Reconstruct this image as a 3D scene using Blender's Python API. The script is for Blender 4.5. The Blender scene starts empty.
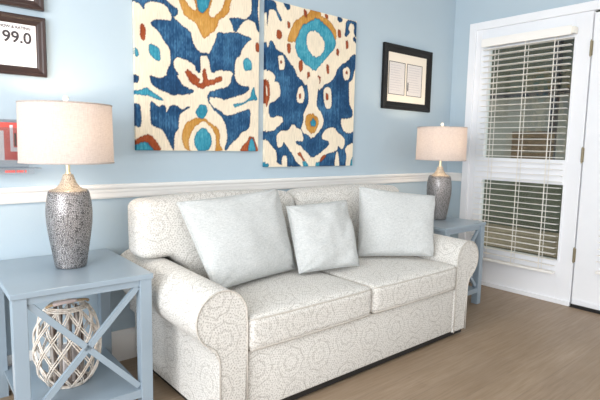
import bpy, bmesh, math, random
import numpy as np
from mathutils import Vector, Matrix, noise
PI = math.pi
random.seed(7)
SC = bpy.context.scene
COL = SC.collection
ART1="""b -30 772 159 830 310 862 160 773 203 758 238 735 238 709 215 695 195 708 171 742 134 754 88 748 58 730 53 706 45 705 35 729 -3 731 -30 725
b 195 708 215 695 226 680 254 665 281 652 310 639 319 601 336 558 367 544 370 425 350 428 326 471 274 488 230 489 211 477 209 447 226 419 245 394 162 386 178 429 193 460 191 518 175 545 159 558 137 598 116 618 85 632 89 652 120 671 188 671 202 685
b 332 557 361 536 424 537 438 572 466 628 473 660 520 662 596 679 649 671 714 657 664 625 632 577 627 549 594 529 590 486 588 426 565 456 489 453 429 431 421 518 362 521 355 436 334 434
b 692 942 753 955 745 801 753 770 766 704 742 708 727 754 672 761 640 740 615 703 599 677 577 681 569 717 543 746 606 761 659 759 697 793 703 837
b 73 384 106 378 143 377 170 394 219 399 242 376 258 353 299 338 330 334 323 315 260 297 199 292 150 308 102 327 84 342
b -15 375 22 379 20 345 5 334 -7 343
t -19 294 25 307 56 325 87 303 139 278 156 259 108 265 66 279 26 283 -19 275
b -11 233 28 240 33 119 -10 117
b 77 253 93 250 125 227 146 243 164 230 168 195 184 236 211 248 239 229 255 220 307 249 301 233 262 210 239 183 236 106 219 101 211 75 208 -2 193 18 160 78 142 113 100 122 77 136
r -16 35 19 70 54 85 86 76 111 47 145 -3 -15 -9
t -16 16 9 31 29 46 54 46 81 17 102 -8 -15 -9
o 371 190 320 177 280 154 259 112 251 65 278 -7 520 -6 487 38 494 93 475 136 427 161 385 185
c 381 166 338 139 310 100 293 56 303 -7 457 -6 465 38 463 92 438 134 397 160
t 382 134 345 110 325 62 333 20 360 -4 402 -4 434 26 440 70 423 107
t 351 241 363 258 399 255 413 229 406 197 377 174 350 189 334 214
r 336 391 360 372 381 374 382 427 406 429 413 393 449 404 505 424 506 392 456 376 408 358 384 338 360 347 313 363 280 406 271 430 314 414
r 281 435 298 440 322 419 351 405 369 388 346 366 288 396
r 381 451 399 453 408 403 377 400
b 568 436 588 438 602 395 637 382 688 381 691 359 651 333 585 311 522 290 478 298 427 305 422 273 460 243 498 224 543 199 628 231 692 252 703 224 693 127 639 114 613 74 575 51 530 -3 518 16 536 50 540 94 526 160 498 197 461 222 416 272 407 303 426 336 482 347 558 375
t 574 272 639 282 700 315 705 360 725 384 734 345 756 307 694 297 640 271 587 249
r 616 -5 655 46 681 58 688 85 701 90 729 82 737 59 768 -4
t 679 -5 695 59 709 82 731 53 744 -4
r 30 637 48 635 61 614 59 567 47 548 29 567
t 71 531 82 542 134 530 140 463 114 460 78 484
t 1 512 17 509 25 477 13 467 1 465
r 729 639 752 648 774 596 733 585
t 641 524 667 549 706 526 710 477 676 468 653 471
o 203 839 236 788 260 744 272 712 322 696 351 676 371 629 394 607 418 636 473 680 481 723 515 745 552 782 553 819 600 923
c 237 847 275 796 278 792 303 767 338 749 344 760 329 807 312 862
c 442 829 420 764 427 732 463 746 504 789 515 831 562 915 464 894
t 340 868 434 888 430 826 410 772 384 742 361 751 347 780"""
ART2="""b -23 999 72 1005 82 951 108 924 123 895 107 886 84 913 74 949 26 947 15 901 13 851 7 850 3 924 -21 932
b 121 1015 180 1013 186 983 165 966 139 986
o 340 985 296 957 228 919 196 868 172 819 164 780 208 779 269 788 444 949 440 1023 348 1006
o 298 945 352 960 406 997 435 982 503 973 553 940 585 904 588 842 492 821 303 860
t 300 909 354 934 407 966 466 940 536 903 584 841 581 799 515 734 443 663 398 619 341 651 276 677 229 737 231 796 267 867
c 322 843 357 875 412 877 452 849 482 819 476 763 439 724 393 712 345 746 325 783
b 589 1005 636 1002 641 983 612 964 591 975
b 671 999 787 1001 793 922 773 890 750 916 756 974 714 981 696 936 717 925 689 885 658 887 669 924
b 751 901 795 872 798 843 742 871
r 291 995 321 997 323 955 296 953
r 160 907 185 899 187 861 165 863
r 79 837 115 836 127 800 106 778 81 786
r 162 773 196 771 193 712 168 709
r 262 675 292 678 298 619 278 597 258 628
r 334 616 359 612 358 551 334 562
r 472 1002 505 998 507 971 479 976
r 594 919 625 921 632 869 598 864
r 673 861 700 862 705 805 680 802
r 587 792 617 789 612 739 590 751
r 499 683 525 679 528 617 503 621
r 332 617 356 612 358 551 340 556
r 423 599 455 598 448 546 425 551
b -31 770 5 750 18 717 36 773 66 753 81 717 148 700 187 659 227 618 261 568 326 527 340 501 44 476 82 557 43 585 -24 584
c 93 684 138 689 150 642 142 602 105 598 100 649
r 111 656 128 658 126 636 111 637
r -9 528 26 532 44 489 -12 484
b 802 775 748 778 709 730 639 693 600 653 582 608 545 569 477 542 470 513 829 544 811 646
c 656 670 712 687 729 645 717 600 686 590 659 616
r 682 654 703 657 705 632 684 633
c 770 671 797 696 816 573 742 537 725 572 759 612
b -37 506 353 543 529 475 624 568 970 601 856 288 898 -20 -23 -6
b 429 550 793 584 843 -18 344 -11 283 129
c -53 517 105 533 120 443 71 407 31 391 25 333 43 301 91 317 134 312 143 286 103 252 62 224 -43 214
r -18 521 30 525 38 436 13 358 -10 407
c 4 491 14 492 17 435 7 440
c 264 508 295 517 316 472 307 430 296 402 255 413 245 459
r 265 468 283 469 285 435 267 434
c 325 581 446 593 432 509 424 467 418 397 468 358 490 302 473 259 428 215 387 183 344 213 287 232 311 308 306 349 347 406 350 461
o 328 336 383 353 432 328 446 293 426 243 390 211 342 238 321 288
t 370 304 394 319 419 299 416 271 388 259 367 283
c 88 192 120 226 188 235 205 262 230 270 294 232 315 184 298 156 243 175 254 148 319 115 367 73 419 38 422 -12 306 -11 258 32 194 113 148 167 137 126 100 119
r 256 87 283 94 312 66 336 38 303 45
t 303 42 340 38 370 -12 320 -11
c -24 137 10 174 48 138 92 99 98 13 -20 20
t -21 33 37 20 29 -6 -19 -6
c 135 66 168 79 179 52 177 -9 138 -8
c 479 513 516 537 552 519 558 391 505 388 483 443
r 499 494 525 489 528 446 502 444
c 718 592 803 600 818 377 797 264 762 232 698 230 653 280 650 331 713 327 766 345 767 389 728 431 723 504
c 476 217 513 253 582 270 625 228 689 200 698 149 663 111 629 148 622 103 531 88 484 67 456 31 439 -12 363 -11 388 57 435 74 482 102 548 146 537 175 477 181
r 465 59 502 81 523 74 485 38 460 31
t 422 24 460 34 458 -12 420 -12
c 694 119 734 149 788 165 787 74 755 -17 706 -16 718 74
c 612 96 632 103 651 -15 597 -14
t 772 67 803 82 810 -18 744 -17"""
LAMP_W = 2.1
WORLD_C = (1.0, .98, .965, 1)
WORLD_S = 0.92
WIN_W = 115
EXPO = 0.85

# ---------------------------------------------------------------- helpers
def srgb(r, g, b):
    f = lambda c: (c/255/12.92) if c/255 <= .04045 else ((c/255+.055)/1.055)**2.4
    return (f(r), f(g), f(b), 1)

class NT:
    """tiny node-tree helper"""
    def __init__(s, name):
        s.m = bpy.data.materials.new(name); s.m.use_nodes = True
        s.t = s.m.node_tree; s.b = s.t.nodes['Principled BSDF']; s.out = s.t.nodes['Material Output']
    def n(s, typ, ins=None, **kw):
        d = s.t.nodes.new(typ)
        for k, v in kw.items(): setattr(d, k, v)
        for k, v in (ins or {}).items():
            if hasattr(v, 'is_output') or isinstance(v, bpy.types.NodeSocket): s.t.links.new(v, d.inputs[k])
            else: d.inputs[k].default_value = v
        return d
    def set(s, k, v):
        if isinstance(v, bpy.types.NodeSocket): s.t.links.new(v, s.b.inputs[k])
        else: s.b.inputs[k].default_value = v
    def obj(s, scale=(1, 1, 1)):
        tc = s.n('ShaderNodeTexCoord')
        return s.n('ShaderNodeMapping', {'Vector': tc.outputs['Object'], 'Scale': scale}).outputs[0]
    def ramp(s, fac, stops):
        r = s.n('ShaderNodeValToRGB', {'Fac': fac}); e = r.color_ramp.elements
        while len(e) < len(stops): e.new(.5)
        for q, (p, c) in zip(e, stops): q.position = p; q.color = c
        return r.outputs[0]
    def bump(s, h, dist, strength=1.0):
        bp = s.n('ShaderNodeBump', {'Height': h, 'Distance': dist, 'Strength': strength})
        s.t.links.new(bp.outputs[0], s.b.inputs['Normal'])
    def math(s, op, a, b=0.0):
        return s.n('ShaderNodeMath', {0: a, 1: b}, operation=op).outputs[0]
    def mix(s, fac, a, b):
        d = s.n('ShaderNodeMix', data_type='RGBA')
        for i, v in ((0, fac), (6, a), (7, b)):
            if isinstance(v, bpy.types.NodeSocket): s.t.links.new(v, d.inputs[i])
            else: d.inputs[i].default_value = v
        return d.outputs[2]

def plain(name, col, rough=.6, metal=0, var=.04, scale=8, spec=.5, bump=0, bscale=60):
    t = NT(name)
    p = t.obj()
    nz = t.n('ShaderNodeTexNoise', {'Vector': p, 'Scale': scale, 'Detail': 3})
    lo = tuple(c*(1-var) for c in col[:3]) + (1,); hi = tuple(min(1, c*(1+var)) for c in col[:3]) + (1,)
    t.set('Base Color', t.ramp(nz.outputs[0], [(.3, lo), (.7, hi)]))
    t.set('Roughness', rough); t.set('Metallic', metal); t.set('Specular IOR Level', spec)
    if bump:
        b = t.n('ShaderNodeTexNoise', {'Vector': p, 'Scale': bscale, 'Detail': 4})
        t.bump(b.outputs[0], bump)
    return t.m

M = {}
M['wall'] = plain('wall_paint_blue', srgb(180, 197, 208), .75, var=.012, scale=2, bump=.0006, bscale=220, spec=.25)
M['white'] = plain('white_gloss_trim', srgb(236, 234, 231), .4, var=.01)
M['door'] = plain('white_door_paint', srgb(236, 238, 242), .35, var=.01)
M['ceil'] = plain('ceiling_white', srgb(240, 240, 238), .9)
M['blind'] = plain('white_blind_vinyl', srgb(242, 240, 236), .45, var=.01)
M['cord'] = plain('blind_cord_cotton', srgb(235, 232, 225), .8)
M['table'] = plain('blue_grey_table_paint', srgb(143, 158, 170), .3, var=.03, scale=5, spec=.5)
M['brass'] = plain('aged_brass_hinge', srgb(150, 140, 116), .45, .7)
M['gold'] = plain('pale_gold_stem', srgb(225, 210, 175), .3, .7)
M['black'] = plain('black_picture_frame_paint', srgb(18, 16, 16), .5, var=.1, spec=.3)
M['brownframe'] = plain('dark_walnut_frame_wood', srgb(50, 33, 29), .3, var=.25, scale=14)
M['mat'] = plain('cream_mat_board', srgb(240, 230, 214), .9, var=.01)
M['paper'] = plain('white_card_paper', srgb(244, 238, 238), .8, var=.01)
M['greypaper'] = plain('printed_document_grey', srgb(222, 216, 212), .8, var=.05, scale=90)
M['ink'] = plain('dark_ink', srgb(62, 58, 62), .8)
M['faintink'] = plain('faint_grey_ink', srgb(196, 190, 192), .8)
M['red'] = plain('red_print', srgb(232, 92, 84), .5, var=.1, scale=30)
M['dark'] = plain('black_plastic_and_gap_shade', srgb(24, 22, 21), .6)  # also colours the strip that stands in for shade under the sofa
M['crystal'] = plain('pale_finial_ceramic', srgb(236, 232, 222), .15)
M['rope'] = plain('tan_rope', srgb(176, 150, 118), .9, var=.2, scale=120)
M['pinkcloth'] = plain('pale_wrapped_ribbon', srgb(222, 205, 202), .9)
M['canvas_edge'] = plain('canvas_side', srgb(236, 224, 204), .9)
M['bulb'] = None

def mat_floor():
    t = NT('taupe_plank_vinyl')
    p = t.obj()
    br = t.n('ShaderNodeTexBrick', {'Vector': p, 'Color1': srgb(145, 124, 100), 'Color2': srgb(138, 117, 94),
        'Mortar': srgb(126, 108, 90), 'Scale': 1.0, 'Mortar Size': .0022, 'Mortar Smooth': .4, 'Brick Width': 1.2, 'Row Height': .15})
    st = t.n('ShaderNodeTexNoise', {'Vector': t.obj((1.6, 26, 1)), 'Scale': 2.4, 'Detail': 6, 'Roughness': .65})
    st2 = t.n('ShaderNodeTexNoise', {'Vector': t.obj((.8, 3, 1)), 'Scale': 2.2, 'Detail': 3})
    c = t.mix(t.ramp(st.outputs[0], [(.35, (0, 0, 0, 1)), (.68, (.55, .55, .55, 1))]), br.outputs[0], srgb(180, 160, 140))
    c = t.mix(t.ramp(st2.outputs[0], [(.3, (.0, .0, .0, 1)), (.7, (.4, .4, .4, 1))]), c, srgb(126, 106, 84))
    t.set('Base Color', c); t.set('Roughness', .42); t.set('Specular IOR Level', .4)
    t.bump(st.outputs[0], .0006, .6)
    return t.m
M['floor'] = mat_floor()

def mat_sofa():
    t = NT('cream_medallion_sofa_fabric')
    tc = t.n('ShaderNodeTexCoord')
    p = tc.outputs['Object']
    P = t.n('ShaderNodeSeparateXYZ', {0: p}).outputs
    N = t.n('ShaderNodeSeparateXYZ', {0: t.n('ShaderNodeVectorMath', {0: tc.outputs['Normal']}, operation='ABSOLUTE').outputs[0]}).outputs
    # cloth direction: lay the print flat on whichever way the panel faces
    nx, ny, nz = N
    up = t.math('GREATER_THAN', nz, t.math('MAXIMUM', nx, ny))
    side = t.math('GREATER_THAN', nx, t.math('MAXIMUM', ny, nz))
    U = t.n('ShaderNodeMix', {0: side, 2: P[0], 3: P[1]}).outputs[0]
    V = t.n('ShaderNodeMix', {0: up, 2: P[2], 3: P[1]}).outputs[0]
    U = t.n('ShaderNodeMix', {0: up, 2: U, 3: P[0]}).outputs[0]
    uv = t.n('ShaderNodeCombineXYZ', {0: U, 1: V}).outputs[0]
    wob = t.n('ShaderNodeTexNoise', {'Vector': uv, 'Scale': 22, 'Detail': 2})
    off = t.n('ShaderNodeVectorMath', {0: wob.outputs['Color'], 1: (.5, .5, .5)}, operation='SUBTRACT')
    off = t.n('ShaderNodeVectorMath', {0: off.outputs[0], 'Scale': .012}, operation='SCALE')
    uvw = t.n('ShaderNodeVectorMath', {0: uv, 1: off.outputs[0]}, operation='ADD').outputs[0]
    v = t.n('ShaderNodeTexVoronoi', {'Vector': uvw, 'Scale': 5.6, 'Randomness': .3}, voronoi_dimensions='2D')
    loc = t.n('ShaderNodeVectorMath', {0: uvw, 1: v.outputs['Position']}, operation='SUBTRACT').outputs[0]
    L = t.n('ShaderNodeSeparateXYZ', {0: loc}).outputs
    th = t.math('ARCTAN2', L[1], L[0])
    r = t.n('ShaderNodeVectorMath', {0: loc}, operation='LENGTH').outputs['Value']
    q = t.math('MULTIPLY', r, 84.0)                       # rows 12 mm apart
    k = t.math('FLOOR', q)
    fr = t.math('ABSOLUTE', t.math('SUBTRACT', t.math('FRACT', q), .5))
    row = t.ramp(fr, [(.12, (1, 1, 1, 1)), (.32, (0, 0, 0, 1))])
    an = t.math('COSINE', t.math('ADD', t.math('MULTIPLY', th, t.math('MULTIPLY', t.math('ADD', k, 1.0), 6.0)), k))
    dot = t.ramp(an, [(.1, (0, 0, 0, 1)), (.7, (1, 1, 1, 1))])
    dots = t.math('MULTIPLY', row, dot)
    # scalloped outlines
    sc = t.math('ADD', r, t.math('MULTIPLY', t.math('ABSOLUTE', t.math('SINE', t.math('MULTIPLY', th, 4.0))), .007))
    l1 = t.ramp(t.math('ABSOLUTE', t.math('SUBTRACT', sc, .040)), [(.0010, (1, 1, 1, 1)), (.0030, (0, 0, 0, 1))])
    l2 = t.ramp(t.math('ABSOLUTE', t.math('SUBTRACT', sc, .073)), [(.0012, (1, 1, 1, 1)), (.0035, (0, 0, 0, 1))])
    sp = t.n('ShaderNodeTexVoronoi', {'Vector': uv, 'Scale': 75, 'Randomness': .8}, voronoi_dimensions='2D').outputs['Distance']
    spm = t.ramp(sp, [(.20, (1, 1, 1, 1)), (.34, (0, 0, 0, 1))])
    fade = t.ramp(t.n('ShaderNodeTexNoise', {'Vector': uv, 'Scale': 60, 'Detail': 1}).outputs[0], [(.35, (.45, .45, .45, 1)), (.6, (1, 1, 1, 1))])
    mk = t.math('MAXIMUM', t.math('MULTIPLY', dots, .80), t.math('MULTIPLY', t.math('MAXIMUM', l1, l2), .8))
    mk = t.math('MULTIPLY', t.math('MAXIMUM', mk, t.math('MULTIPLY', spm, .45)), fade)
    c = t.mix(mk, srgb(218, 216, 211), srgb(146, 141, 134))
    t.set('Base Color', c); t.set('Roughness', .95); t.set('Specular IOR Level', .15)
    t.set('Sheen Weight', .15)
    wv = t.n('ShaderNodeTexNoise', {'Vector': p, 'Scale': 420, 'Detail': 2})
    t.bump(t.math('ADD', t.math('MULTIPLY', mk, -.6), wv.outputs[0]), .0012, .7)
    return t.m
M['sofa'] = mat_sofa()
M['piping'] = plain('sofa_welt_piping_shaded', srgb(192, 187, 179), .9, var=.12, scale=150)  # fabric colour with the shade along the welts darkened into it

def mat_linen(name, c1, c2, sx=(40, 40, 320), trans=0.0):
    t = NT(name)
    a = t.n('ShaderNodeTexNoise', {'Vector': t.obj((60, 60, 420)), 'Scale': 1, 'Detail': 3})
    b = t.n('ShaderNodeTexNoise', {'Vector': t.obj((420, 420, 45)), 'Scale': 1, 'Detail': 3})
    s_ = t.math('MULTIPLY', t.math('ADD', a.outputs[0], b.outputs[0]), .5)
    c = t.ramp(s_, [(.36, c1), (.62, c2)])
    t.set('Base Color', c); t.set('Roughness', .92); t.set('Specular IOR Level', .15)
    t.bump(s_, .0012, .6)
    if trans:
        tr = t.n('ShaderNodeBsdfTranslucent', {'Color': c})
        mx = t.n('ShaderNodeMixShader', {0: trans, 1: t.b.outputs[0], 2: tr.outputs[0]})
        t.t.links.new(mx.outputs[0], t.out.inputs[0])
    return t.m
M['pillow'] = mat_linen('pale_blue_grey_linen', srgb(176, 180, 180), srgb(205, 207, 206))
M['shade'] = mat_linen('oatmeal_linen_shade', srgb(206, 198, 194), srgb(224, 217, 213), trans=.45)

def mat_lamp(name, c1, c2, met):
    t = NT(name)
    p = t.obj()
    v = t.n('ShaderNodeTexVoronoi', {'Vector': p, 'Scale': 165, 'Randomness': .8}, feature='DISTANCE_TO_EDGE').outputs['Distance']
    m = t.ramp(v, [(.04, (0, 0, 0, 1)), (.2, (1, 1, 1, 1))])
    c = t.mix(m, c1, c2)
    t.set('Base Color', c); t.set('Metallic', met); t.set('Roughness', .34)
    t.bump(m, .0012, .7)
    return t.m
M['lamp'] = mat_lamp('hammered_pewter_glaze', srgb(84, 81, 81), srgb(192, 188, 187), .8)
M['neck'] = mat_lamp('champagne_hammered_glaze', srgb(150, 138, 122), srgb(214, 204, 188), .4)

def mat_wicker():
    t = NT('whitewashed_willow')
    n = t.n('ShaderNodeTexNoise', {'Vector': t.obj(), 'Scale': 45, 'Detail': 3})
    t.set('Base Color', t.ramp(n.outputs[0], [(.3, srgb(205, 190, 174)), (.55, srgb(240, 232, 222))])); t.set('Roughness', .8)
    return t.m
M['wicker'] = mat_wicker()

def mat_liner():
    t = NT('grey_brown_slats')  # grey-brown to pale streaks running upright along the strips
    n = t.n('ShaderNodeTexNoise', {'Vector': t.obj((34, 34, 3)), 'Scale': 2, 'Detail': 4})
    t.set('Base Color', t.ramp(n.outputs[0], [(.36, srgb(92, 76, 68)), (.5, srgb(150, 138, 130)), (.64, srgb(200, 194, 190))])); t.set('Roughness', .8)
    return t.m
M['liner'] = mat_liner()

def mat_glass(name, tint=(1, 1, 1, 1), refl=.06):
    t = NT(name)
    tr = t.n('ShaderNodeBsdfTransparent', {'Color': tint}); gl = t.n('ShaderNodeBsdfGlossy', {'Roughness': .02})
    mx = t.n('ShaderNodeMixShader', {0: refl, 1: tr.outputs[0], 2: gl.outputs[0]})
    t.t.links.new(mx.outputs[0], t.out.inputs[0])
    return t.m
M['glass'] = mat_glass('window_glass', (.93, .96, .94, 1), .05)
M['acrylic'] = mat_glass('clear_acrylic', (.86, .88, .9, 1), .12)

def mat_art():
    t = NT('ikat_printed_canvas')
    a = t.n('ShaderNodeVertexColor', layer_name='print')
    st = t.n('ShaderNodeTexNoise', {'Vector': t.obj((260, 1, 14)), 'Scale': 1, 'Detail': 3, 'Roughness': .7})
    k = t.ramp(st.outputs[0], [(.3, (.78, .78, .78, 1)), (.7, (1.1, 1.1, 1.1, 1))])
    mu = t.n('ShaderNodeMix', data_type='RGBA', blend_type='MULTIPLY')
    mu.inputs[0].default_value = 1
    t.t.links.new(a.outputs[0], mu.inputs[6]); t.t.links.new(k, mu.inputs[7])
    t.set('Base Color', mu.outputs[2]); t.set('Roughness', .85); t.set('Specular IOR Level', .2)
    return t.m
M['art'] = mat_art()

def emit(name, col, s):
    t = NT(name)
    e = t.n('ShaderNodeEmission', {'Color': col, 'Strength': s}); t.t.links.new(e.outputs[0], t.out.inputs[0])
    return t.m
M['bulb'] = emit('lit_bulb', (1, .80, .58, 1), 10)

# outside
M['siding'] = plain('grey_painted_siding', srgb(158, 158, 148), .8, var=.12, scale=3)
M['porch'] = plain('porch_boards', srgb(112, 96, 78), .8, var=.2)
M['knee'] = plain('dark_green_grey_wall', srgb(88, 92, 76), .8, var=.12)
M['tan'] = plain('tan_bench_wood', srgb(158, 146, 124), .8, var=.1)
M['crate'] = plain('brown_wood_boards', srgb(96, 78, 54), .8, var=.25, scale=12)
M['post'] = plain('dark_steel_post', srgb(38, 38, 46), .6)

# ------- mesh builders
def box(bm, x0, x1, y0, y1, z0, z1, bev=0, seg=2):
    vs = [bm.verts.new((x, y, z)) for x in (x0, x1) for y in (y0, y1) for z in (z0, z1)]
    fs = [(0, 1, 3, 2), (4, 6, 7, 5), (0, 4, 5, 1), (2, 3, 7, 6), (0, 2, 6, 4), (1, 5, 7, 3)]
    F = [bm.faces.new([vs[i] for i in f]) for f in fs]
    if bev:
        ed = {e for f in F for e in f.edges}
        bmesh.ops.bevel(bm, geom=list(ed), offset=bev, segments=seg, affect='EDGES', profile=.5)

def bar(bm, a, b, w, d, up=(0, 0, 1)):
    """rectangular bar from a to b, w along side, d along up x dir"""
    a, b = Vector(a), Vector(b); t = (b-a).normalized(); s = t.cross(Vector(up)).normalized(); u = s.cross(t)
    vs = [bm.verts.new(p + s*i*w/2 + u*j*d/2) for p in (a, b) for i, j in ((-1, -1), (1, -1), (1, 1), (-1, 1))]
    for f in ((0, 3, 2, 1), (4, 5, 6, 7), (0, 1, 5, 4), (1, 2, 6, 5), (2, 3, 7, 6), (3, 0, 4, 7)): bm.faces.new([vs[i] for i in f])

def tube(bm, pts, r, n=8, closed=False):
    pts = [Vector(p) for p in pts]; N = len(pts); rings = []
    up = None
    for i, p in enumerate(pts):
        t = (pts[(i+1) % N] - pts[i-1]) if closed else (pts[min(i+1, N-1)] - pts[max(i-1, 0)])
        t.normalize()
        if up is None:
            up = Vector((0, 0, 1)) if abs(t.z) < .9 else Vector((1, 0, 0))
        s = t.cross(up)
        if s.length < 1e-6: s = t.orthogonal()
        s.normalize(); up = s.cross(t).normalized()
        rr = r(i/(N-1)) if callable(r) else r
        rings.append([bm.verts.new(p + (s*math.cos(2*PI*k/n) + up*math.sin(2*PI*k/n))*rr) for k in range(n)])
    for i in range(N if closed else N-1):
        A, B = rings[i], rings[(i+1) % N]
        for k in range(n): bm.faces.new((A[k], A[(k+1) % n], B[(k+1) % n], B[k]))
    if not closed:
        bm.faces.new(rings[0][::-1]); bm.faces.new(rings[-1])

def lathe(bm, prof, n=48, cx=0, cy=0, closed=False):
    rings = []
    for r, z in prof:
        if r < 1e-5: rings.append([bm.verts.new((cx, cy, z))])
        else: rings.append([bm.verts.new((cx+r*math.cos(2*PI*k/n), cy+r*math.sin(2*PI*k/n), z)) for k in range(n)])
    pr = list(zip(rings, rings[1:])) + ([(rings[-1], rings[0])] if closed else [])
    for A, B in pr:
        for k in range(n):
            k2 = (k+1) % n
            if len(A) == 1 and len(B) == 1: break
            if len(A) == 1: bm.faces.new((A[0], B[k2], B[k]))
            elif len(B) == 1: bm.faces.new((A[k], A[k2], B[0]))
            else: bm.faces.new((A[k], A[k2], B[k2], B[k]))

def prism(bm, pts, ax, a0, a1, bev=0):
    """outline extruded along axis; pts in the two other coords in xyz order"""
    def P(p, a):
        l = list(p); l.insert('xyz'.index(ax), a); return l
    A = [bm.verts.new(P(p, a0)) for p in pts]; B = [bm.verts.new(P(p, a1)) for p in pts]
    n = len(pts); fa = bm.faces.new(A); fb = bm.faces.new(B[::-1])
    for i in range(n): bm.faces.new((A[i], B[i], B[(i+1) % n], A[(i+1) % n]))
    if bev:
        bmesh.ops.bevel(bm, geom=list(set(fa.edges) | set(fb.edges)), offset=bev, segments=3, affect='EDGES', profile=.5)

def frame_loop(bm, x0, x1, z0, z1, prof):
    """mitred rectangular frame on a wall facing -y; prof = closed list of (inset, depth)"""
    rings = [[bm.verts.new((x, -d, z)) for x, z in ((x0+i, z0+i), (x1-i, z0+i), (x1-i, z1-i), (x0+i, z1-i))] for i, d in prof]
    for j in range(len(rings)):
        A, B = rings[j], rings[(j+1) % len(rings)]
        for k in range(4): bm.faces.new((A[k], A[(k+1) % 4], B[(k+1) % 4], B[k]))

def fin(name, bm, mat, parent=None, smooth=False, angle=None):
    bmesh.ops.recalc_face_normals(bm, faces=bm.faces)
    me = bpy.data.meshes.new(name); bm.to_mesh(me); bm.free()
    me.materials.append(mat)
    if smooth:
        for p in me.polygons: p.use_smooth = True
        if angle:
            me.shade_smooth() if False else None
            bmx = bmesh.new(); bmx.from_mesh(me)
            for e in bmx.edges:
                if len(e.link_faces) == 2 and e.calc_face_angle(0) > angle: e.smooth = False
            bmx.to_mesh(me); bmx.free()
    o = bpy.data.objects.new(name, me); COL.objects.link(o)
    if parent: o.parent = parent
    return o
def obj(name, fn, mat, parent=None, smooth=False, angle=None):
    bm = bmesh.new(); fn(bm); return fin(name, bm, mat, parent, smooth, angle)
def tag(o, label, cat, group=None, kind=None):
    o['label'] = label; o['category'] = cat
    if group: o['group'] = group
    if kind: o['kind'] = kind
    return o
def thing(name, label, cat, loc=(0, 0, 0), rz=0, group=None):
    o = bpy.data.objects.new(name, None); COL.objects.link(o); o.location = loc; o.rotation_euler = (0, 0, rz)
    o.empty_display_size = .1
    return tag(o, label, cat, group)
def struct(name, fn, mat, parent=None, smooth=False):
    o = obj(name, fn, mat, parent, smooth)
    if parent is None: o['kind'] = 'structure'
    return o
def copy_tree(o, parent=None):
    c = o.copy(); COL.objects.link(c); c.parent = parent
    for ch in list(o.children): copy_tree(ch, c)
    return c
def text(name, s, size, loc, mat, parent, align='LEFT', extr=.0004):
    cu = bpy.data.curves.new(name, 'FONT'); cu.body = s; cu.size = size; cu.align_x = align; cu.extrude = extr; cu.offset = size*.018
    o = bpy.data.objects.new(name, cu); COL.objects.link(o)
    bpy.context.view_layer.update()
    me = bpy.data.meshes.new_from_object(o.evaluated_get(bpy.context.evaluated_depsgraph_get()))
    bpy.data.objects.remove(o); me.name = name
    me.materials.clear(); me.materials.append(mat)
    t = bpy.data.objects.new(name, me); COL.objects.link(t); t.parent = parent
    t.location = loc; t.rotation_euler = (PI/2, 0, 0)
    return t

# ---------------------------------------------------------------- room
XR = 3.655
H = 2.65
struct('floor', lambda b: box(b, -2.5, XR+.12, -5.2, .1, -.1, 0), M['floor'])
struct('ceiling', lambda b: box(b, -2.5, XR+.12, -5.2, .1, H, H+.1), M['ceil'])
struct('wall_back', lambda b: box(b, -2.5, XR+.12, 0, .12, 0, H), M['wall'])
def wl(b):   # left wall with a wide window opening
    box(b, -2.5, -2.38, -5.2, -4.6, 0, H); box(b, -2.5, -2.38, -1.0, 0, 0, H)
    box(b, -2.5, -2.38, -4.6, -1.0, 0, .5); box(b, -2.5, -2.38, -4.6, -1.0, 2.35, H)
struct('wall_left', wl, M['wall'])
def wr(b):
    box(b, XR, XR+.12, -.157, 0, 0, H); box(b, XR, XR+.12, -5.2, -.157, 2.166, H)
    box(b, XR, XR+.12, -5.2, -2.08, 0, 2.166)
struct('wall_right', wr, M['wall'])

RAIL = [(0, .858), (-.010, .858), (-.014, .866), (-.015, .886), (-.018, .894), (-.019, .904), (-.026, .914), (-.027, .924), (-.022, .930), (0, .930)]
struct('trim_1', lambda b: prism(b, RAIL, 'x', -2.38, XR), M['white'])
struct('trim_2', lambda b: prism(b, [(XR+y, z) for y, z in RAIL], 'y', -.155, -.027), M['white'])
BB = [(0, 0), (-.016, 0), (-.016, .135), (-.010, .150), (-.006, .163), (0, .163)]
struct('baseboard_back', lambda b: prism(b, BB, 'x', -2.38, XR), M['white'])
struct('baseboard_right', lambda b: prism(b, [(XR+y, z) for y, z in BB], 'y', -.155, -.016), M['white'])

# glazed side panel of the patio door, with its casing
X = XR
def side_panel(b):
    box(b, X-.018, X+.02, -.218, -.157, 0, 2.166, .003)         # casing upright
    box(b, X-.018, X+.02, -2.08, -.218, 2.105, 2.166, .003)     # casing head
    box(b, X+.0, X+.12, -.26, -.218, 0, 2.105)                  # jamb
    box(b, X+.004, X+.05, -.336, -.26, 0, 2.105, .002)
    box(b, X+.004, X+.05, -1.093, -.984, 0, 2.105, .002)
    box(b, X+.004, X+.05, -.984, -.336, 1.942, 2.105, .002)
    box(b, X+.004, X+.05, -.984, -.336, .888, 1.070, .002)
    box(b, X+.004, X+.05, -.984, -.336, 0, .325, .002)
    box(b, X-.010, X+.004, -1.093, -.218, 0, .035, .002)
    for z0, z1 in ((.325, .888), (1.070, 1.942)):               # glazing beads
        box(b, X-.004, X+.006, -.336, -.324, z0-.012, z1+.012); box(b, X-.004, X+.006, -.996, -.984, z0-.012, z1+.012)
        box(b, X-.004, X+.006, -.984, -.336, z1, z1+.012); box(b, X-.004, X+.006, -.984, -.336, z0-.012, z0)
w1 = struct('window_1', side_panel, M['door'])
for z0, z1 in ((.325, .888), (1.070, 1.942)):
    obj('window_pane', lambda b: box(b, X+.022, X+.028, -.984, -.336, z0, z1), M['glass'], w1)

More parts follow.
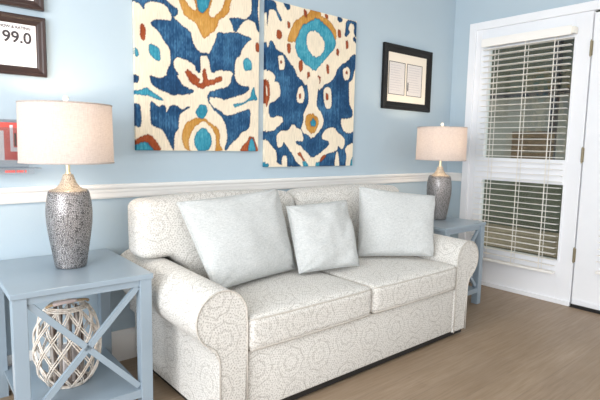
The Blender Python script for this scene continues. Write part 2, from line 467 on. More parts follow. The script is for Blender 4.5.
# the hinged door beside it
def door_leaf(b):
    y0, y1 = -2.03, -1.104
    box(b, X+.002, X+.046, y0, -1.93, .022, 2.09, .002); box(b, X+.002, X+.046, -1.345, y1, .022, 2.09, .002)
    box(b, X+.002, X+.046, -1.93, -1.345, .022, .30, .002); box(b, X+.002, X+.046, -1.93, -1.345, 1.95, 2.09, .002)
    box(b, X-.004, X+.004, -2.02, -1.112, .055, .062); box(b, X-.006, X+.004, -2.02, -1.112, .03, .05)
d1 = struct('door_1', door_leaf, M['door'])
obj('door_pane', lambda b: box(b, X+.02, X+.026, -1.93, -1.345, .30, 1.95), M['glass'], d1)
obj('door_sweep', lambda b: box(b, X-.002, X+.05, -2.03, -1.10, .004, .022), M['dark'], d1)
for z in (1.85, 1.11, .385):
    def hg(b):
        tube(b, [(X-.008, -1.098, z-.05), (X-.008, -1.098, z+.05)], .0055, 10)
        tube(b, [(X-.008, -1.098, z-.058), (X-.008, -1.098, z-.05)], .0045, 8); tube(b, [(X-.008, -1.098, z+.05), (X-.008, -1.098, z+.058)], .0045, 8)
        box(b, X-.003, X+.001, -1.108, -1.088, z-.05, z+.05)
        for q in (-.034, 0, .034): box(b, X-.0145, X-.010, -1.1005, -1.0955, z+q-.003, z+q+.003)
    obj('hinge', hg, M['brass'], d1, True, .6)
struct('trim_3', lambda b: (box(b, X-.018, X+.02, -2.10, -2.04, 0, 2.105, .003)), M['white'])
struct('trim_4', lambda b: (box(b, X-.012, X+.11, -2.04, -1.097, 0, .003)), M['dark'])

# ---------------------------------------------------------------- blinds
def blind(y0, y1, zt, zb, label, cords):
    """y0 nearer the back wall"""
    t = thing('window_blind', label, 'blind', (X-.035, (y0+y1)/2, zb), 0, )
    h = (y0-y1)/2
    zt -= zb
    def rail(b):
        box(b, -.022, .028, -h+.004, h-.004, zt-.050, zt, .002)
        box(b, -.034, -.022, -h-.004, h+.004, zt-.058, zt+.006, .003)     # valance face
    obj('headrail', rail, M['blind'], t)
    def br(b):
        box(b, -.030, -.022, -h-.026, -h-.002, zt-.05, zt-.004, .002)
        box(b, -.022, .026, -h-.026, -h-.016, zt-.05, zt-.004, .001)
    obj('bracket', br, M['crystal'], t)
    n = int((zt-.075)/.0445)
    def slats(b):
        for i in range(n):
            z = zt-.078-i*.0445
            if z < .03: break
            pts = []
            for k in range(5):
                u = -1+k*.5; pts.append((u*.0245, z+.0022*(1-u*u)-.0010*u))
            prism(b, [(x, zz+.0014) for x, zz in pts]+[(x, zz-.0014) for x, zz in pts[::-1]], 'y', -h, h)
    obj('slats', slats, M['blind'], t)
    obj('bottom_rail', lambda b: box(b, -.026, .026, -h, h, 0, .018, .003), M['blind'], t)
    for c in cords:
        def lc(b):
            for dx in (-.027, .027): box(b, dx-.0008, dx+.0008, c-.0022, c+.0022, .012, zt-.05)
            box(b, -.0010, .0010, c+.014, c+.0164, .012, zt-.05)
        obj('ladder_cord', lc, M['cord'], t)
    return t
blind(-.303, -.978, 2.010, .225, 'white horizontal slat blind over the fixed side panel, tan boards seen behind it', (.22, -.02, -.235))
blind(-1.262, -1.95, 2.010, .290, 'white slat blind on the hinged door, cut off by the right edge of the photo', (.22, 0, -.22))
# ---------------------------------------------------------------- sofa
SX, SY = 1.677, -.48
sofa = thing('sofa', 'cream two-seat sofa with rolled arms in a grey medallion print fabric', 'sofa', (SX, SY, 0))
def arm_outline(s):
    """s=-1 left arm, +1 right arm. (x,z) relative to sofa centre"""
    P = [(.747, .032), (.747, .42)]
    cx, cz, r = .863, .470, .113
    for k in range(0, 27):
        a = math.radians(185 - k*9.6)
        P.append((cx+r*math.cos(a), cz+r*math.sin(a)))
    P += [(.893, .352), (.880, .325), (.874, .290), (.872, .032)]
    return [(s*x, z) for x, z in P]
YF = -.91-SY
for s in (-1, 1):
    o = arm_outline(s)
    def armf(b):
        prism(b, o, 'y', YF, -.055-SY, .010)
        for v in b.verts:
            if v.co.z > .3: v.co.z += .022*(v.co.y-YF)/.85*min(1, (v.co.z-.3)/.2)
    a = obj('arm', armf, M['sofa'], sofa, True, .7)
    pts = [(x, YF-.002, z) for x, z in o]
    obj('piping', lambda b: tube(b, [(x, y, z+.0) for x, y, z in pts], .0034, 6), M['piping'], a, True)
    def seam(b):
        tube(b, [(s*.8735, -.25-SY-.45, z) for z in (.30, .2, .05)], .003, 6)
def base(b):
    box(b, -.746, .746, YF+.012, -.06-SY, .032, .300, .012, 3)
obj('base', base, M['sofa'], sofa, True, .5)
obj('welt', lambda b: tube(b, [(-.742, YF+.008, .302), (.742, YF+.008, .302)], .004, 6), M['piping'], sofa, True)
obj('sofa_gap_shade', lambda b: box(b, -.862, .862, YF+.016, -.10-SY, .010, .036), M['dark'], sofa)  # dark strip added as the shadow in the gap under the sofa
for fx in (-.80, .80):
    for fy in (YF+.05, -.13-SY):
        obj('foot', lambda b: lathe(b, [(0, 0), (.022, 0), (.028, .010), (.028, .011), (0, .011)], 20, fx, fy), M['dark'], sofa, True, .6)
def backframe(b):
    o = [(-.05-SY, .28), (-.17-SY, .28), (-.155-SY, .78), (-.145-SY, .825), (-.115-SY, .845), (-.075-SY, .84), (-.05-SY, .81)]
    prism(b, o, 'x', -.90, .90, .012)
obj('back_frame', backframe, M['sofa'], sofa, True, .7)

def cush(b, c, h, r, n=22, fn=None):
    """rounded box made of six warped grids"""
    g = [math.sin(-PI/2 + PI*i/n) for i in range(n+1)]
    def put(p):
        q = Vector([p[i]*h[i] for i in range(3)])
        k = Vector([max(-(h[i]-r), min(h[i]-r, q[i])) for i in range(3)])
        d = q-k
        # spread the rim: project to sphere of radius r
        if d.length > 1e-9: d = d.normalized()*r
        q = k+d
        if fn: q = fn(q, p)
        return b.verts.new(q+Vector(c))
    for ax in range(3):
        for s in (-1, 1):
            gr = []
            for u in g:
                row = []
                for v in g:
                    p = [0, 0, 0]; p[ax] = s; p[(ax+1) % 3] = u; p[(ax+2) % 3] = v
                    row.append(put(p))
                gr.append(row)
            for i in range(n):
                for j in range(n): b.faces.new((gr[i][j], gr[i+1][j], gr[i+1][j+1], gr[i][j+1]))
    bmesh.ops.remove_doubles(b, verts=b.verts, dist=1e-5)

def seat_fn(q, p):
    x, y, z = q
    k = (1-p[0]**2)*(1-min(1, abs(p[1]))**4)
    if z > 0: z += .020*k
    y -= .010*(1-p[0]**4)*(1 if y < 0 else 0)
    return Vector((x, y, z))
for s in (-1, 1):
    c = (s*.3725, -.620-SY, .378)
    h = (.3705, .300, .073)
    sc = obj('seat_cushion', lambda b: cush(b, c, h, .030, 24, seat_fn), M['sofa'], sofa, True)
    def pip(b, zz):
        pts = []
        for k in range(41):
            u = -1+k/20
            pts.append((c[0]+u*(h[0]-.012), c[1]-h[1]-.010*(1-u**4)+.006, c[2]+zz))
        pts = [(c[0]-h[0]+.002, c[1]+.1, c[2]+zz)]+pts+[(c[0]+h[0]-.002, c[1]+.1, c[2]+zz)]
        tube(b, pts, .0038, 6)
    obj('piping', lambda b: (pip(b, .062), pip(b, -.064)), M['piping'], sc, True)
def back_fn_for(s, hx, hz):
    def f(q, p):
        x, y, z = q
        ox = s*x   # outward
        # crown
        k = (1-p[0]**2)*(1-p[2]**2)
        if y < 0: y -= .035*k
        if z > 0: z += .020*(1-p[0]**2)
        # outer side rides over the arm
        t = max(0, min(1, (ox-(hx-.235))/.05)); t = t*t*(3-2*t)
        lo = .158*t
        z = z + lo*(1-(z+hz)/(2*hz))
        y += (z+hz-.44)*.16
        x += s*.012*math.sin((z+hz)*7)*t
        return Vector((x, y, z))
    return f
for s in (-1, 1):
    hx, hz = .471, .216
    obj('back_cushion', lambda b: cush(b, (s*.474, -.225-SY, .656), (hx, .092, hz), .060, 26, back_fn_for(s, hx, hz)), M['sofa'], sofa, True)

# ---------------------------------------------------------------- throw pillows
def pillow(label, TL, TR, BR, BL, th, seed):
    TL, TR, BR, BL = map(Vector, (TL, TR, BR, BL))
    c = (TL+TR+BR+BL)/4; base = Vector((c.x, c.y, min(BL.z, BR.z)))
    nrm = (TR-TL+BR-BL).cross(TL-BL+TR-BR).normalized()
    n = 36
    t = tag(bpy.data.objects.new('throw_pillow', None), label, 'pillow', None)
    def f(b):
        gr = {}
        for side in (-1, 1):
            for i in range(n+1):
                for j in range(n+1):
                    u = math.sin(-PI/2+PI*i/n); v = math.sin(-PI/2+PI*j/n)
                    edge = i in (0, n) or j in (0, n)
                    if edge and side == 1 and (i, j, -1) in gr: gr[i, j, 1] = gr[i, j, -1]; continue
                    uu = u*(1-.020*(1-v*v)); vv = v*(1-.020*(1-u*u))
                    a, d = (uu+1)/2, (vv+1)/2
                    p = (BL*(1-a)+BR*a)*(1-d)+(TL*(1-a)+TR*a)*d
                    w = th*(max(0, (1-u*u)*(1-v*v)))**.40
                    nz = noise.noise(Vector((u*1.6, v*1.6, seed)))*.016+noise.noise(Vector((u*4, v*5, seed+5)))*.005
                    if edge: nz *= .25
                    # puckers running in from the corners
                    rr = math.hypot(abs(u)-1, abs(v)-1)
                    nz += .006*math.sin(math.atan2(1-abs(v), 1-abs(u)+1e-6)*9)*max(0, 1-rr/.8)*(0 if edge else 1)
                    gr[i, j, side] = b.verts.new(p+nrm*(side*(w+ (nz if side == 1 else 0)))-base)
            for i in range(n):
                for j in range(n):
                    b.faces.new((gr[i, j, side], gr[i+1, j, side], gr[i+1, j+1, side], gr[i, j+1, side]))
    bm = bmesh.new(); f(bm)
    o = fin('throw_pillow', bm, M['pillow'], None, True)
    bpy.data.objects.remove(t)
    o.location = base
    tag(o, label, 'pillow')
    def knife(b):
        P = []
        for q in range(4):
            for i in range(24):
                s_ = math.sin(-PI/2+PI*i/24)
                u, v = ((s_, -1), (1, s_), (-s_, 1), (-1, -s_))[q]
                uu = u*(1-.020*(1-v*v)); vv = v*(1-.020*(1-u*u)); a, d = (uu+1)/2, (vv+1)/2
                P.append((BL*(1-a)+BR*a)*(1-d)+(TL*(1-a)+TR*a)*d-base)
        tube(b, P, .0032, 6, True)
    obj('seam_piping', knife, M['pillow'], o, True)
    return o
pillow('largest pale grey linen pillow, leaning at the left end of the sofa',
       (.880, -.40, .866), (1.430, -.43, .908), (1.510, -.50, .480), (.958, -.610, .484), .095, 1.3)
pillow('smallest pale grey linen pillow, standing between the two bigger ones mid sofa',
       (1.478, -.46, .815), (1.885, -.50, .830), (1.850, -.650, .482), (1.466, -.592, .482), .072, 4.1)
pillow('pale grey linen pillow with squared corners, tilted into the right arm of the sofa',
       (2.075, -.43, .893), (2.500, -.680, .838), (2.385, -.765, .486), (2.005, -.500, .486), .080, 7.7)

# ---------------------------------------------------------------- side tables
def side_table(label, loc, rz):
    t = thing('side_table', label, 'side table', loc, rz, 'matching blue-grey end tables')
    W, D, Ht, L = .514/2, .585/2, .61, .048
    obj('tabletop', lambda b: box(b, -W, W, -D, D, Ht-.022, Ht, .0025), M['table'], t)
    w, d = W-.006, D-.006
    for sx in (-1, 1):
        for sy in (-1, 1):
            x0, x1 = sorted((sx*w, sx*(w-L))); y0, y1 = sorted((sy*d, sy*(d-L)))
            obj('leg', lambda b: box(b, x0, x1, y0, y1, 0, Ht-.022, .002), M['table'], t)
    def apr(b):
        a = L-.001
        for s in (-1, 1):
            y0, y1 = sorted((s*(d-.008), s*(d-.030))); box(b, -w+a, w-a, y0, y1, Ht-.050, Ht-.022)
            x0, x1 = sorted((s*(w-.008), s*(w-.030))); box(b, x0, x1, -d+a, d-a, Ht-.050, Ht-.022)
    obj('apron', apr, M['table'], t)
    obj('lower_shelf', lambda b: (box(b, -w+.034, w-.034, -d+L+.001, d-L-.001, .108, .122),
        box(b, -w+L, w-L, -d+.004, -d+L+.001, .088, .122), box(b, -w+L, w-L, d-L-.001, d-.004, .088, .122)), M['table'], t)
    # crossed braces on front
    zt, zb, xx = Ht-.052, .136, w-L-.006
    for s in (-1, 1):
        off = -.0085 if s > 0 else .0015
        a, c = (-s*xx, -d+.020, zt), (s*xx, -d+.020, zb)
        obj('cross_brace', lambda b: bar(b, a, c, .018, .027, (0, 1, 0) if False else (0, 0, 1)) if False else xb(b, a, c), M['table'], t)
    return t
def xb(b, a, c):
    a, c = Vector(a), Vector(c); tt = (c-a).normalized(); s = Vector((tt.z, 0, -tt.x))
    hw = .0115
    # ends cut plumb with the legs / rails: make a plain bar slightly longer in plan
    vs = []
    for y in (-.008, .008):
        for p, k in ((a, -1), (c, 1)):
            for m in (-1, 1): vs.append(b.verts.new(p+s*m*hw+Vector((0, y, 0))))
    for f in ((0, 1, 3, 2), (4, 6, 7, 5), (0, 4, 5, 1), (2, 3, 7, 6), (0, 2, 6, 4), (1, 5, 7, 3)): b.faces.new([vs[i] for i in f])
TL_ = side_table('blue-grey side table left of the sofa, a willow lantern on its lower shelf', (.419, -.312, 0), math.radians(-1.2))
TR_ = side_table('blue-grey side table in the corner, mostly hidden behind the sofa\'s right arm', (2.932, -.366, 0), 0)

# ---------------------------------------------------------------- table lamps
def make_lamp(label, loc):
    t = thing('table_lamp', label, 'lamp', loc, 0, 'matching table lamps')
    prof = [(0, 0), (.058, 0), (.061, .003), (.063, .012), (.068, .045), (.0755, .090), (.083, .140), (.0885, .185), (.0905, .220), (.0900, .250),
            (.0865, .285), (.0815, .310), (.0785, .320), (.0735, .3245), (.060, .3275), (0, .3275)]
    obj('lamp_body', lambda b: lathe(b, prof, 56), M['lamp'], t, True, .9)
    obj('lamp_neck', lambda b: lathe(b, [(0, .3270), (.0745, .3245), (.0725, .3275), (.058, .3310), (.045, .339), (.0345, .352), (.0275, .367), (.023, .380), (.0205, .391), (.012, .394), (0, .394)], 56), M['neck'], t, True, .9)['label'] = 'pale champagne hammered neck'
    obj('stem', lambda b: lathe(b, [(0, .393), (.011, .393), (.011, .399), (.0085, .402), (.0085, .455), (.013, .458), (.013, .470), (0, .470)], 20), M['gold'], t, True, .6)
    obj('bulb', lambda b: lathe(b, [(0, .470), (.012, .472), (.014, .490), (.026, .515), (.030, .535), (.026, .556), (.012, .568), (0, .570)], 24), M['bulb'], t, True)
    sh = obj('lamp_shade', lambda b: lathe(b, [(.1810, .440), (.1770, .682), (.1750, .682), (.1790, .440)], 72, closed=True), M['shade'], t, True, .9)
    for r, z in ((.1808, .442), (.1772, .680)):
        obj('shade_trim', lambda b: tube(b, [(r*math.cos(2*PI*k/64), r*math.sin(2*PI*k/64), z) for k in range(64)], .0030, 6, True), M['shade'], sh, True)
    def harp(b):
        tube(b, [(.020*1.0, 0, .462), (.06, 0, .50), (.068, 0, .58), (.05, 0, .66), (0, 0, .690), (-.05, 0, .66), (-.068, 0, .58), (-.06, 0, .50), (-.02, 0, .462)], .0018, 6)
        for k in range(3):
            a = 2*PI*k/3; tube(b, [(.008*math.cos(a), .008*math.sin(a), .690), (.176*math.cos(a), .176*math.sin(a), .680)], .0018, 6)
    obj('harp', harp, M['gold'], t, True)
    obj('finial', lambda b: lathe(b, [(0, .689), (.006, .689), (.005, .695), (.009, .698), (.0125, .705), (.010, .713), (.004, .718), (0, .719)], 24), M['crystal'], t, True)
    return t
LAMPS = [((.438, -.297, .6105), 'hammered pewter table lamp with linen drum shade, in front of the red sign holder'),
         ((3.012, -.362, .6105), 'hammered pewter table lamp with linen drum shade, in the room corner by the glazed panel')]
l0 = make_lamp(LAMPS[0][1], LAMPS[0][0])
l1 = copy_tree(l0); l1.location = LAMPS[1][0]; l1['label'] = LAMPS[1][1]
def light(name, typ, loc, e, col, **kw):
    l = bpy.data.lights.new(name, typ); l.energy = e; l.color = col
    for k, v in kw.items(): setattr(l, k, v)
    o = bpy.data.objects.new(name, l); COL.objects.link(o); o.location = loc
    return o
for (x, y, z), _ in LAMPS:
    light('lamp_glow', 'POINT', (x, y, z+.60), LAMP_W, (1, .80, .58), shadow_soft_size=.035)

# ---------------------------------------------------------------- willow lantern
def lantern():
    t = thing('wicker_lantern', 'whitewashed willow lantern with diamond lattice on the lower shelf of the left side table', 'lantern', (.404, -.335, .1225))
    def R(z):
        k = z/.335
        pts = [(0, .074), (.05, .090), (.16, .113), (.34, .127), (.55, .129), (.72, .122), (.86, .106), (.95, .088), (1.0, .068)]
        for (a, ra), (c, rc) in zip(pts, pts[1:]):
            if k <= c: return ra+(rc-ra)*(k-a)/(c-a)
        return .07
    def lat(b):
        n = 11
        for dirn in (1, -1):
            for i in range(n):
                for dd in (-.045, .045):
                    ph = 2*PI*i/n+dd; P = []
                    for k in range(25):
                        z = .006+.327*k/24
                        a = ph+dirn*(k/24)*PI*.56
                        r = R(z)+(.0028 if dirn > 0 else -.0022)
                        P.append((r*math.cos(a), r*math.sin(a), z))
                    tube(b, P, .0029, 6)
    obj('lattice', lat, M['wicker'], t, True)
    def ring(b):
        for r, z in ((.076, .004), (.078, .010)):
            tube(b, [(r*math.cos(2*PI*k/48), r*math.sin(2*PI*k/48), z) for k in range(48)], .0042, 6, True)
    obj('base_ring', ring, M['wicker'], t, True)
    def top(b):
        for r, z in ((.070, .336), (.075, .330), (.082, .325)):
            tube(b, [(r*math.cos(2*PI*k/48), r*math.sin(2*PI*k/48), z) for k in range(48)], .0035, 6, True)
    obj('top_ring', top, M['wicker'], t, True)
    def hd(b):
        P = []
        for k in range(25):
            a = PI*k/24; P.append((.080*math.cos(a), -.02-.055*math.sin(a), .343+.028*math.sin(a)))
        tube(b, P, .0055, 8)
    obj('rope_handle', hd, M['rope'], t, True)
    def wrap(b):
        P = []
        for k in range(9):
            a = PI*(.42+.36*k/8); P.append((.080*math.cos(a), -.02-.055*math.sin(a), .343+.028*math.sin(a)))
        tube(b, P, .0082, 10)
    obj('handle_wrap', wrap, M['pinkcloth'], t, True)
    obj('floor_disc', lambda b: lathe(b, [(0, .001), (.072, .001), (.072, .007), (0, .007)], 32), M['liner'], t)
    def lin(b):
        for i in range(11):
            a = 2*PI*i/11+random.uniform(-.05, .05); r = .052+random.uniform(-.004, .004); w = random.uniform(.008, .0125)
            P = [(r*(1+.18*math.sin(PI*k/8))*math.cos(a+random.uniform(-.02, .02)), r*(1+.18*math.sin(PI*k/8))*math.sin(a), .007+.315*k/8) for k in range(9)]
            tube(b, P, w*.7, 6)
    obj('inner_slats', lin, M['liner'], t, True)
    obj('candle', lambda b: lathe(b, [(0, .007), (.034, .007), (.034, .150), (.030, .153), (0, .148)], 28), M['paper'], t, True, .6)
    return t
lantern()

# ---------------------------------------------------------------- wall art
PAL = {'c': srgb(243, 229, 205), 'b': srgb(36, 76, 116), 'n': srgb(26, 48, 76), 't': srgb(58, 150, 174), 'o': srgb(200, 146, 70), 'r': srgb(160, 78, 44)}
def raster(src, W, Hh, step, seed):
    nx, nz = int(W/step)+1, int(Hh/step)+1
    rng = np.random.RandomState(seed)
    SS = 2
    xs = np.linspace(0, W*1000, nx*SS); zs = np.linspace(0, Hh*1000, nz*SS)
    XX, ZZ = np.meshgrid(xs, zs)
    jx = rng.randn(nx*SS); jx = jx*1.0+np.convolve(rng.randn(nx*SS), np.ones(7)/7, 'same')*6
    ZZ = ZZ+jx[None, :]                      # ikat: every warp thread slips a little
    XX = XX+(np.convolve(rng.randn(nz*SS), np.ones(4)/4, 'same')*2.0)[:, None]
    ids = np.zeros(XX.shape, int); keys = 'cbntor'
    soft = np.zeros(XX.shape)
    for line in src.strip().split('\n'):
        f = line.split(); k = keys.index(f[0]); p = np.array(f[1:], float).reshape(-1, 2)
        for _ in range(2):      # round the corners
            q_ = np.roll(p, -1, 0); p = np.stack((p*.8+q_*.2, p*.2+q_*.8), 1).reshape(-1, 2)
        ins = np.zeros(XX.shape, bool)
        j = len(p)-1
        for i in range(len(p)):
            (xi, yi), (xj, yj) = p[i], p[j]
            if yi != yj:
                c = ((yi > ZZ) != (yj > ZZ)) & (XX < (xj-xi)*(ZZ-yi)/(yj-yi)+xi)
                ins ^= c
            j = i
        ids[ins] = k
    pal = np.array([PAL[k][:3] for k in keys])
    rgb = pal[ids]
    # denser dye along the rim of every dyed patch, thread hatching and watery patches within
    def shrink(mask, n):
        er = mask.copy()
        for s_ in range(1, n+1):
            for ax in (0, 1): er &= np.roll(mask, s_, ax) & np.roll(mask, -s_, ax)
        return er
    def soft(ny_, nx_):
        g = rng.rand(ny_, nx_)
        yy = np.linspace(0, ny_-1.001, nz*SS); xx = np.linspace(0, nx_-1.001, nx*SS)
        y0 = yy.astype(int); x0 = xx.astype(int); fy = (yy-y0)[:, None]; fx = (xx-x0)[None, :]
        fy = fy*fy*(3-2*fy); fx = fx*fx*(3-2*fx)
        G = lambda a, b: g[np.ix_(a, b)]
        return (G(y0, x0)*(1-fx)+G(y0, x0+1)*fx)*(1-fy)+(G(y0+1, x0)*(1-fx)+G(y0+1, x0+1)*fx)*fy
    cloud = .6*soft(14, 11)+.4*soft(30, 24)
    hatch = .5*rng.rand(nx*SS)[None, :]+.5*soft(90, nx*SS//2)
    dk = {1: np.array(PAL['n'][:3]), 3: np.array(srgb(28, 96, 126)[:3]), 4: np.array(srgb(168, 108, 40)[:3]), 5: np.array(srgb(122, 52, 30)[:3])}
    lt = {1: np.array(srgb(84, 138, 176)[:3]), 3: np.array(srgb(112, 188, 204)[:3]), 4: np.array(srgb(222, 176, 104)[:3]), 5: np.array(srgb(190, 110, 72)[:3])}
    for k in (1, 3, 4, 5):
        m = ids == k
        w_ = np.clip((cloud-.46)*1.5+(hatch-.5)*2.0, 0, 1)[..., None]*.75
        c = np.array(pal[k])*(1-w_)+lt[k]*w_
        v_ = np.clip((.52-cloud)*1.6+(.5-hatch)*1.8, 0, 1)[..., None]*.6
        c = c*(1-v_)+dk[k]*v_
        rgb[m] = c[m]
        for n_, q_ in ((4, .35), (2, .55)):
            rim = m & ~shrink(m, n_)
            rgb[rim] = rgb[rim]*(1-q_)+dk[k]*q_
    cm = ids == 0
    rgb[cm] = (rgb*(.93+.12*cloud)[..., None])[cm]
    rgb = rgb.reshape(nz, SS, nx, SS, 3).mean((1, 3))
    return nx, nz, np.clip(rgb, 0, 1)
def painting(label, x0, z0, W, Hh, src, seed):
    nx, nz, rgb = raster(src, W, Hh, .0036, seed)
    dep = .020
    verts = []; faces = []
    for j in range(nz):
        for i in range(nx): verts.append((W*i/(nx-1)-W/2, -dep, Hh*j/(nz-1)))
    for j in range(nz-1):
        for i in range(nx-1):
            a = j*nx+i; faces.append((a, a+1, a+nx+1, a+nx))
    loop = [i for i in range(nx)]+[j*nx+nx-1 for j in range(1, nz)]+[(nz-1)*nx+i for i in range(nx-2, -1, -1)]+[j*nx for j in range(nz-2, 0, -1)]
    k0 = len(verts)
    for q in loop: v = verts[q]; verts.append((v[0], 0, v[2]))
    m = len(loop)
    for i in range(m): faces.append((loop[i], k0+i, k0+(i+1) % m, loop[(i+1) % m]))
    faces.append(tuple(k0+i for i in range(m)))
    me = bpy.data.meshes.new('canvas_art'); me.from_pydata(verts, [], faces); me.update()
    at = me.color_attributes.new('print', 'FLOAT_COLOR', 'POINT')
    flat = np.ones((len(verts), 4), np.float32)
    fr = rgb.reshape(-1, 3); flat[:k0, :3] = fr; flat[k0:, :3] = fr[loop]*.9
    at.data.foreach_set('color', flat.ravel())
    me.materials.append(M['art'])
    o = bpy.data.objects.new('canvas_art', me); COL.objects.link(o); o.location = (x0+W/2, -.002, z0)
    tag(o, label, 'painting', 'ikat canvases above the sofa')
painting('left ikat canvas in blue, cream and ochre, above the sofa\'s left half', .841, 1.10, .759, 1.0, ART1, 3)
painting('right ikat canvas with large teal ring, hung lower and nearer the black frame', 1.649, 1.003, .778, 1.003, ART2, 8)

# ---------------------------------------------------------------- framed pictures
def framed(name, label, x0, x1, z0, z1, fw, mat, cat='picture'):
    t = thing(name, label, cat, ((x0+x1)/2, -.001, z0))
    w = (x1-x0)/2; h = z1-z0
    prof = [(0, 0), (0, .022), (.004, .026), (fw*.35, .024), (fw*.5, .019), (fw*.8, .016), (fw-.003, .014), (fw, .010), (fw, 0)]
    obj('frame', lambda b: frame_loop(b, -w, w, 0, h, prof), mat, t)
    return t, w, h
t, w, h = framed('picture_frame', 'black framed pair of documents on cream mat, between the right canvas and the corner', 2.735, 3.328, 1.431, 1.914, .058, M['black'])
obj('mat_board', lambda b: box(b, -w+.05, w-.05, -.008, -.001, .05, h-.05), M['mat'], t)
for xa, xb_ in ((-.222, -.038), (-.006, .180)):
    dcm = obj('document', lambda b: box(b, xa, xb_, -.0095, -.0078, .116, .354), M['greypaper'], t)
    def bord(b):
        e = .0045
        box(b, xa-e, xb_+e, -.0105, -.0095, .112, .116); box(b, xa-e, xb_+e, -.0105, -.0095, .354, .358)
        box(b, xa-e, xa, -.0105, -.0095, .116, .354); box(b, xb_, xb_+e, -.0105, -.0095, .116, .354)
    obj('document_border', bord, M['ink'], dcm)
    def lines(b):
        rr = random.Random(xa)
        for k in range(11):
            z = .330-k*.0185
            x1 = xb_-.015-rr.uniform(0, .05)
            box(b, xa+.014, x1, -.0103, -.0094, z, z+.0030)
    obj('document_text', lines, M['faintink'], dcm)
obj('seal_ribbon', lambda b: box(b, .003, .012, -.0115, -.0094, .150, .215), M['ink'], t)

# framed rating card, left edge
x0, x1, z0, z1 = .125, .437, 1.424, 1.681
t, w, h = framed('picture_frame', 'walnut framed rating card reading 99.0, above the red sign holder', x0, x1, z0, z1, .038, M['brownframe'])
obj('rating_card', lambda b: box(b, -w+.032, w-.032, -.008, -.001, .032, h-.032), M['paper'], t)
text('card_heading', 'SHOW & RATING', .0165, (w-.058, -.0088, h-.060), M['ink'], t, 'RIGHT')
text('score_text', '99.0', .066, (w-.056, -.0088, h-.118), M['ink'], t, 'RIGHT', .0006)
def fl(b):
    for k, z in enumerate((.118, .104, .090, .076, .062, .050)):
        box(b, -w+.05, w-.055-.02*(k % 3), -.0086, -.0079, z, z+.0022)
obj('card_small_print', fl, M['faintink'], t)
t, w, h = framed('picture_frame', 'walnut picture frame at the top left, only its bottom corner in view', .125, .434, 1.712, 1.97, .038, M['brownframe'])
obj('certificate', lambda b: box(b, -w+.032, w-.032, -.008, -.001, .032, h-.032), M['paper'], t)

# acrylic sign holder behind the left lamp
t = thing('sign_holder', 'clear acrylic wall sign holder with a red card, partly behind the left lamp shade', 'sign', (.245, -.003, .99))
def ac(b):
    box(b, -.13, .105, -.004, 0, 0, .240)           # back plate
    box(b, -.13, .105, -.026, -.023, .045, .205)    # front plate
    box(b, -.13, -.127, -.023, -.004, .045, .205); box(b, .102, .105, -.023, -.004, .045, .205)
    box(b, -.13, .105, -.026, -.004, .042, .045)
obj('acrylic_pocket', ac, M['acrylic'], t)
obj('shelf_plate', lambda b: (box(b, -.16, .145, -.060, 0, .026, .030), box(b, -.16, .115, -.062, -.060, .002, .030)), M['acrylic'], t)
cd = obj('red_card', lambda b: box(b, -.118, .092, -.014, -.011, .062, .226), M['red'], t)
def wh(b):
    box(b, -.118, .010, -.0150, -.0138, .062, .190)
    box(b, .034, .046, -.0150, -.0138, .100, .215); box(b, .046, .062, -.0150, -.0138, .100, .118)
obj('white_panel', wh, M['paper'], cd)
obj('brown_mark', lambda b: (box(b, .050, .058, -.0150, -.0138, .124, .180), box(b, .064, .070, -.0150, -.0138, .120, .190)), M['brownframe'], cd)
def rl(b):
    rr = random.Random(5); x = .002
    while x < .078:
        w_ = rr.uniform(.003, .006); box(b, x, x+w_, -.0632, -.0622, .010, .020); x += w_+.0015+(.004 if rr.random() < .2 else 0)
obj('red_lettering', rl, M['red'], t)

# ---------------------------------------------------------------- outside, seen through the glass
struct('floor_porch', lambda b: box(b, X+.125, 7.6, -4.5, 3.2, -.25, -.12), M['porch'])
struct('ceiling_porch', lambda b: box(b, X+.125, 7.6, -1.3, 3.2, 2.62, 2.70), M['knee'])
struct('wall_porch', lambda b: [box(b, 6.9, 6.95+.012*(k % 2), -2.4, 3.2, -.12+.14*k, .018+.14*k) for k in range(19)], M['siding'])
tag(obj('low_wall', lambda b: box(b, 5.02, 5.22, -.62, 1.2, -.12, 1.035, .01), M['knee']), 'dark green-grey low wall across the porch, beyond the side panel glass', 'wall')
def bench(b):
    for k in range(4): box(b, 4.72+.001*k, 4.74, -.55, .95, -.06+.09*k, .02+.09*k)
    box(b, 4.70, 4.98, -.57, .97, .29, .315); box(b, 4.74, 4.98, -.55, -.51, -.12, .29); box(b, 4.74, 4.98, .91, .95, -.12, .29)
tag(obj('wooden_bench', bench, M['tan']), 'tan boarded bench on the porch, low behind the blind', 'bench')
def crate(b):
    for k in range(4): box(b, 5.03, 5.05, -.245, .125, 1.04+.074*k, 1.108+.074*k, .003)
    for k in range(4): box(b, 5.19, 5.21, -.245, .125, 1.04+.074*k, 1.108+.074*k, .003)
    for y in (-.245, .105):
        box(b, 5.05, 5.19, y, y+.02, 1.036, 1.33)
    box(b, 5.05, 5.19, -.23, .11, 1.036, 1.05)
tag(obj('wooden_crate', crate, M['crate']), 'brown slatted wooden crate outside on the low wall, behind the upper glass', 'crate')
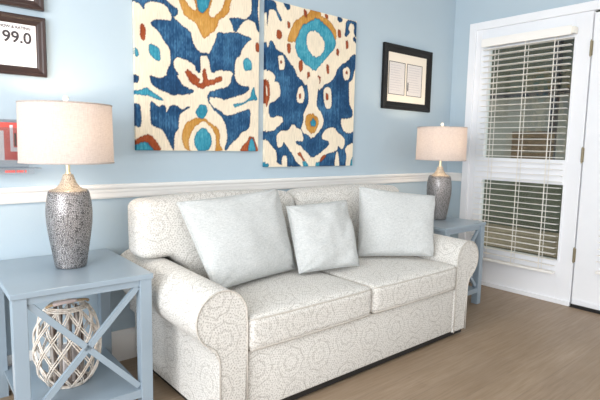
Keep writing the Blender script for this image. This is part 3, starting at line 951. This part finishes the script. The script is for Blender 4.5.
tag(obj('porch_post', lambda b: box(b, 5.52, 5.60, -.10, -.04, -.12, 2.62), M['post']), 'slim dark post outside, right of the wooden crate', 'post')
fa = thing('porch_fascia', 'dark green-grey fascia board with black lower rail, outside above the wooden crate', 'fascia', (5.63, .3, 1.76))
obj('rail', lambda b: box(b, -.025, .03, -1.2, 1.2, 0, .06), M['post'], fa)
obj('board', lambda b: box(b, -.01, .02, -1.2, 1.2, .06, .86), M['knee'], fa)
# ---------------------------------------------------------------- light
w = bpy.data.worlds.new('daylight'); SC.world = w; w.use_nodes = True
nt = w.node_tree; bg = nt.nodes['Background']
bg.inputs[0].default_value = WORLD_C; bg.inputs[1].default_value = WORLD_S
def area(name, loc, rot, sx, sy, e, col):
    o = light(name, 'AREA', loc, e, col, shape='RECTANGLE', size=sx, size_y=sy); o.rotation_euler = rot; return o
area('window_daylight', (-2.36, -2.8, 1.45), (0, -PI/2, 0), 1.8, 3.4, WIN_W, (.93, .96, 1))

# ---------------------------------------------------------------- camera
yaw, pitch, roll, f = .7008, -.1116, .0196, 491.92
fw = Vector((math.sin(yaw)*math.cos(pitch), math.cos(yaw)*math.cos(pitch), math.sin(pitch)))
r = Vector((math.cos(yaw), -math.sin(yaw), 0)); u = r.cross(fw)
r2 = r*math.cos(roll)+u*math.sin(roll); u2 = -r*math.sin(roll)+u*math.cos(roll)
cam = bpy.data.cameras.new('camera'); cam.sensor_width = 36; cam.lens = f*36/600; cam.clip_start = .05
co = bpy.data.objects.new('camera', cam); COL.objects.link(co)
mt = Matrix((r2, u2, -fw)).transposed().to_4x4(); mt.translation = (-.1444, -2.4948, 1.1437)
co.matrix_world = mt
SC.camera = co
SC.view_settings.view_transform = 'Standard'; SC.view_settings.look = 'None'; SC.view_settings.gamma = 1
SC.view_settings.use_curve_mapping = False
SC.view_settings.exposure = EXPO
SC.cycles.use_denoising = True
SC.cycles.max_bounces = 10; SC.cycles.diffuse_bounces = 5; SC.cycles.transparent_max_bounces = 16
SC.cycles.sample_clamp_indirect = 6; SC.cycles.caustics_reflective = False; SC.cycles.caustics_refractive = False
